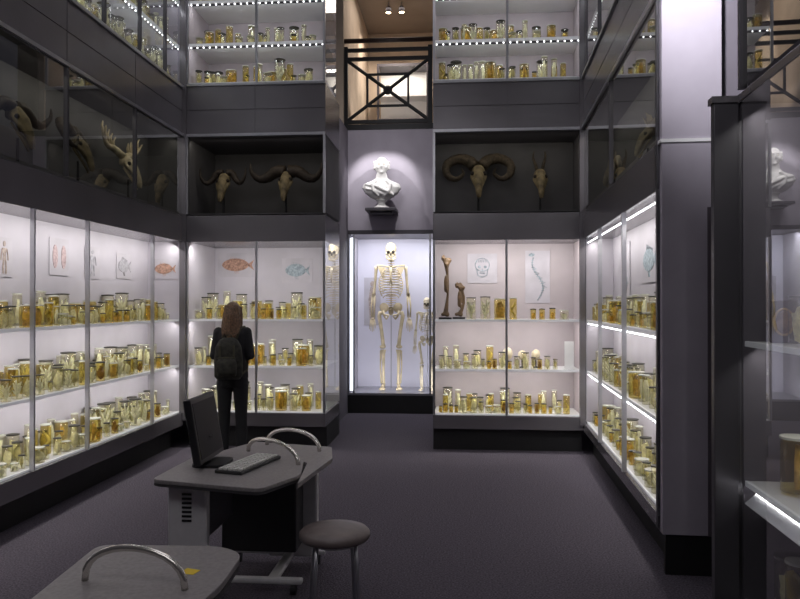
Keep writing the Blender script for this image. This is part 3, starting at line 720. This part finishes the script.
MB().box(-.22,.22,.14,.34,.16,.60).build('rear_housing',M['plastic'],D,bevel=.01)
for y,x0,x1 in ((-.05,-.25,.30),(.42,-.25,.34)):
    MB().box(x0,x1,y-.025,y+.025,.06,.09).build('foot_bar',M['alu'],D,bevel=.01)
    for x in (x0+.05,x1-.05):
        c=MB().tube([(x-.014,y,.030),(x+.014,y,.030)],.030,12).build('castor',M['plastic'],D)
MB().box(-.24,-.18,-.40,-.05,.06,.09).build('foot_rail',M['alu'],D,bevel=.01)
MB().box(.10,.16,-.05,.38,.06,.09).build('foot_rail',M['alu'],D,bevel=.01)
arch((-1.24-dx,4.19-dy),(-.86-dx,3.84-dy),.722,.10,.012,D)
arch((-1.20-dx,4.46-dy),(-.83-dx,4.28-dy),.705,.115,.012,D)

# monitor
A=R(91)
t=thing('computer_monitor','black flat computer monitor on desk, screen turned right','monitor',(-1.34,3.83,.7255),A)
MB().prism(rounded([(-.11,-.10),(.11,-.10),(.11,.08),(-.11,.08)],.05),0,.015).build('base',M['plastic'],t)
MB().tube([(0,.03,.01),(0,.04,.09),(0,.02,.16)],[.03,.02,.025],10).build('neck',M['plastic'],t)
rt=Matrix.Rotation(R(-10),3,'X')
mo=MB().box(-.195,.195,-.012,.03,.03,.375,rt,(0,0,.03)).build('bezel',M['plastic'],t,bevel=.006)
MB().box(-.175,.175,-.0145,-.0125,.055,.35,rt,(0,0,.03)).build('screen',M['screen'],mo)
t=thing('keyboard','pale-keyed computer keyboard on the desk beside monitor','keyboard',(-1.12,3.80,.7255),R(76))
MB().box(-.21,.21,-.08,.08,0,.018).build('body',M['keybody'],t,bevel=.005)
kb=MB()
for r_ in range(5):
    for c_ in range(12):
        x=-.197+c_*.0332; y=-.067+r_*.0275
        if r_==0 and 3<c_<8: continue
        kb.box(x,x+.025,y,y+.019,.018,.027)
kb.box(-.197+4*.0332,-.197+8*.0332-.008,-.067,-.048,.018,.027)
kb.build('keys',M['keys'],t)
# foreground desk
E=thing('computer_desk','grey desk top with arched handle at bottom left corner','desk',(-1.02,2.05,0))
ex,ey=-1.02,2.05
P=[(-1.30,2.52),(-1.22,1.55),(-.80,1.55),(-.735,2.2),(-.75,2.47),(-.85,2.54)]
P=[(a-ex,b-ey) for a,b in P]
MB().prism(rounded(P,.06),.685,.70).build('desktop_underside',M['desk_edge'],E)
MB().prism(rounded(P,.06),.70,.725).build('desktop',M['desk'],E,bevel=.004)
for y in (-.3,.3): 
    MB().box(-.1,.08,y-.03,y+.03,.06,.685).build('leg_panel',M['alu'],E,bevel=.012)
    MB().box(-.22,.2,y-.03,y+.03,.055,.09).build('foot_bar',M['alu'],E,bevel=.01)
    for x in (-.18,.16): MB().tube([(x-.014,y,.028),(x+.014,y,.028)],.028,12).build('castor',M['plastic'],E)
arch((-1.174-ex,2.19-ey),(-.83-ex,2.14-ey),.725,.115,.011,E)
MB().prism([(-.90-ex,2.27-ey),(-.85-ex,2.26-ey),(-.84-ex,2.30-ey),(-.89-ex,2.315-ey)],.7252,.7262).build('sticker',M['yellow'],E)

# stool
t=thing('stool','round brown vinyl stool with four slim metal legs','stool',(-.596,3.46,0))
MB().lathe([(.10,.458),(.165,.462),(.172,.474),(.172,.490),(.16,.503),(.10,.511),(.02,.513)],32).build('seat',M['vinyl'],t,smooth=True)
MB().tube([(math.cos(2*PI*k/24)*.125,math.sin(2*PI*k/24)*.125,.450) for k in range(24)],.009,8,closed=True).build('seat_ring',M['alu'],t,smooth=True)
for k in range(4):
    a=PI/4+k*PI/2+.25; c,s=math.cos(a),math.sin(a)
    MB().tube([(c*.13,s*.13,.455),(c*.14,s*.14,.30),(c*.165,s*.165,.0)],.010,8).build('leg',M['steel'],t,smooth=True)

# oval picture in near right case
t=thing('framed_picture','small dark picture with gilt oval portrait on upper shelf','picture',loc2w(NR[0],NR[1],.17,.15,1.421),R(-23))
MB().box(-.055,.055,0,.02,0,.19).build('frame',M['painting'],t,bevel=.004)
MB().tube([(math.cos(2*PI*k/24)*.038,-.003,.095+math.sin(2*PI*k/24)*.058) for k in range(24)],.006,6,closed=True).build('oval_rim',M['gold'],t,smooth=True)
mb=MB(); mb.ell((0,-.001,.095),(.033,.003,.052),2); mb.build('oval_panel',M['portrait'],t,smooth=True)

# ------------------------------------------------------------------ visitor
PX,PY=-2.27,7.12
Pn=thing('person','person with long brown hair in dark clothes facing the case','person',(PX,PY,0),R(6))
def limb(mb,pts,rad,seg=12): 
    mb.tube(pts,rad,seg)
    for p,r in zip(pts,rad): mb.ell(p,(r*.98,)*3,2)
SH={-1:(-.142,0,1.31),1:(.142,0,1.31)}; EL={-1:(-.185,-.02,1.07),1:(.185,-.02,1.07)}; WR={-1:(-.09,.19,1.02),1:(.09,.19,1.02)}
mb=MB()
mb.loft([(0,0,.80,.135,.10),(0,0,.88,.15,.11),(0,0,.98,.12,.09),(0,0,1.08,.115,.085),(0,0,1.20,.133,.095),(0,0,1.29,.14,.085),(0,0,1.345,.095,.065),(0,.0,1.37,.052,.052),(0,.012,1.43,.048,.05)],20)
mb.ell((0,.03,1.505),(.072,.09,.10),3); mb.ell((0,.065,1.455),(.048,.05,.05),2)
mb.ell((0,.123,1.495),(.012,.018,.022),2); mb.ell((0,.105,1.52),(.045,.018,.012),2); mb.ell((0,.112,1.432),(.018,.012,.014),2)
for s in (-1,1):
    mb.ell((s*.074,.025,1.495),(.010,.018,.028),2); mb.ell((s*.035,.095,1.48),(.022,.018,.02),2)
    limb(mb,[SH[s],EL[s],WR[s]],[.040,.032,.023])
    limb(mb,[(s*.08,0,.82),(s*.085,.01,.45),(s*.09,-.01,.09)],[.072,.048,.033])
    mb.ell((s*.09,.05,.035),(.038,.11,.032),2)
    w=Vector(WR[s]); mb.ell(w+Vector((-s*.02,.045,-.005)),(.036,.045,.018),2)
    for f,(o,l) in enumerate(((.026,.062),(.009,.072),(-.009,.068),(-.026,.054))):
        b=w+Vector((-s*.025,.075,-.005)); q=b+Vector((s*o,0,0))
        mb.tube([q,q+Vector((-s*.006,l*.5,-.006)),q+Vector((-s*.010,l*.8,-.026)),q+Vector((-s*.012,l*.85,-.044))],[.0095,.009,.008,.007],7)
    q=w+Vector((-s*.05,.03,.006)); mb.tube([q,q+Vector((-s*.022,.022,.012)),q+Vector((-s*.028,.048,.012))],[.011,.010,.008],7)
mb.build('body',M['skin'],Pn,smooth=True,remesh=.007,smit=4)
for s in (-1,1): MB().ell((s*.03,.115,1.503),(.012,.008,.007),2).build('eye',M['eye'],Pn,smooth=True)
MB().ell((0,.121,1.457),(.022,.007,.007),2).build('mouth',M['lips'],Pn,smooth=True)
mb=MB()
mb.loft([(0,0,.84,.160,.122),(0,0,.90,.158,.122),(0,0,1.0,.135,.105),(0,0,1.10,.130,.10),(0,0,1.20,.148,.11),(0,0,1.29,.155,.10),(0,0,1.345,.112,.08),(0,.002,1.375,.07,.066),(0,.004,1.395,.062,.063)],20)
for s in (-1,1):
    limb(mb,[SH[s],EL[s],(Vector(EL[s])*.15+Vector(WR[s])*.85)],[.051,.043,.034])
mb.build('top',M['top'],Pn,smooth=True,remesh=.009,smit=4)
mb=MB(); mb.loft([(0,0,.76,.148,.11),(0,0,.84,.154,.115),(0,0,.90,.150,.114),(0,0,.93,.138,.105)],20)
for s in (-1,1): limb(mb,[(s*.080,0,.80),(s*.085,.012,.45),(s*.092,-.008,.10)],[.084,.060,.054]); mb.tube([(s*.092,-.008,.14),(s*.093,-.0,.03)],[.052,.058],14)
mb.build('trousers',M['trousers'],Pn,smooth=True,remesh=.009,smit=4)
for s in (-1,1):
    sh=MB(); sh.loft([(s*.094,.035,.001,.045,.125),(s*.094,.035,.03,.047,.128),(s*.094,.01,.06,.042,.09),(s*.094,-.02,.085,.038,.05)],16); sh.build('shoe',M['shoe'],Pn,smooth=True)
mb=MB(); mb.ell((0,.008,1.52),(.080,.098,.095),3)
mb.loft([(0,-.02,1.55,.070,.08),(0,-.035,1.48,.078,.085),(0,-.045,1.42,.072,.068),(.0,-.065,1.37,.082,.055),(.004,-.08,1.31,.078,.04),(.01,-.095,1.27,.058,.028),(.012,-.10,1.24,.03,.015)],18)
for s in (-1,1):
    mb.tube([(s*.060,.04,1.56),(s*.074,.03,1.48),(s*.078,0,1.39),(s*.085,-.04,1.30)],[.025,.024,.024,.010],8)
for k in range(9):
    a=-1+2*k/8; mb.tube([(a*.055,-.06,1.58),(a*.074,-.115+.05*a*a,1.48),(a*.086,-.115+.03*a*a,1.37),(a*.078,-.12,1.25+.02*(k%3))],[.009,.012,.012,.005],6)
mb.build('hair',M['hair'],Pn,smooth=True,remesh=.006,smit=1)
# backpack
B=thing('backpack','dark olive backpack worn on the visitor\'s back','backpack',tuple(loc2w((PX,PY),R(6),0,-.195,.85)),R(6))
mb=MB(); mb.loft([(0,0,0,.11,.055),(0,0,.03,.135,.075),(0,0,.2,.138,.08),(0,0,.32,.125,.07),(0,.0,.385,.09,.05),(0,.0,.41,.05,.03)],20,.7); mb.build('main_compartment',M['bag'],B,smooth=True)
mb=MB(); mb.loft([(0,-.082,.04,.090,.028),(0,-.086,.08,.10,.036),(0,-.086,.17,.096,.034),(0,-.076,.21,.08,.02)],18,.7); mb.build('front_pocket',M['bag'],B,smooth=True)
MB().tube([(-.09,-.112,.215),(0,-.118,.222),(.09,-.112,.215)],.006,6).build('zip',M['bag_trim'],B)
for s in (-1,1):
    MB().box(s*.068-.01,s*.068+.01,-.086,-.078,.22,.34).build('compression_strap',M['bag_trim'],B)
    MB().tube([(s*.06,.06,.38),(s*.09,.14,.50),(s*.11,.24,.51),(s*.12,.315,.42),(s*.13,.31,.22),(s*.145,.20,.08),(s*.12,.05,.04)],.012,8).build('shoulder_strap',M['bag_trim'],B,smooth=True)
MB().tube([(-.03,.02,.40),(-.02,.02,.435),(.02,.02,.435),(.03,.02,.40)],.006,6).build('grab_handle',M['bag_trim'],B,smooth=True)

# ------------------------------------------------------------------ room light
area((-.8,4.5,6.9),(0,0,0),2.6,5.5,48,(.97,.93,1))
area((-.8,0,4.5),(R(55),0,0),3,1.2,28,(1,.97,1))  # added fill from the camera side to lift the desks, not a room fixture
spot((.95,3.3,4.5),(1.40,4.38,3.30),420,40,(.97,.95,1),1,.06)
wd=bpy.data.worlds.new('world'); S.world=wd; wd.use_nodes=True
wd.node_tree.nodes['Background'].inputs[0].default_value=(.3,.3,.4,1); wd.node_tree.nodes['Background'].inputs[1].default_value=.1

cam=bpy.data.cameras.new('camera'); co=bpy.data.objects.new('camera',cam); C.objects.link(co)
cam.sensor_width=36; cam.lens=32.4; cam.clip_start=.05
co.location=(0,0,1.6); co.rotation_euler=(R(90.28),0,R(4.6)); S.camera=co
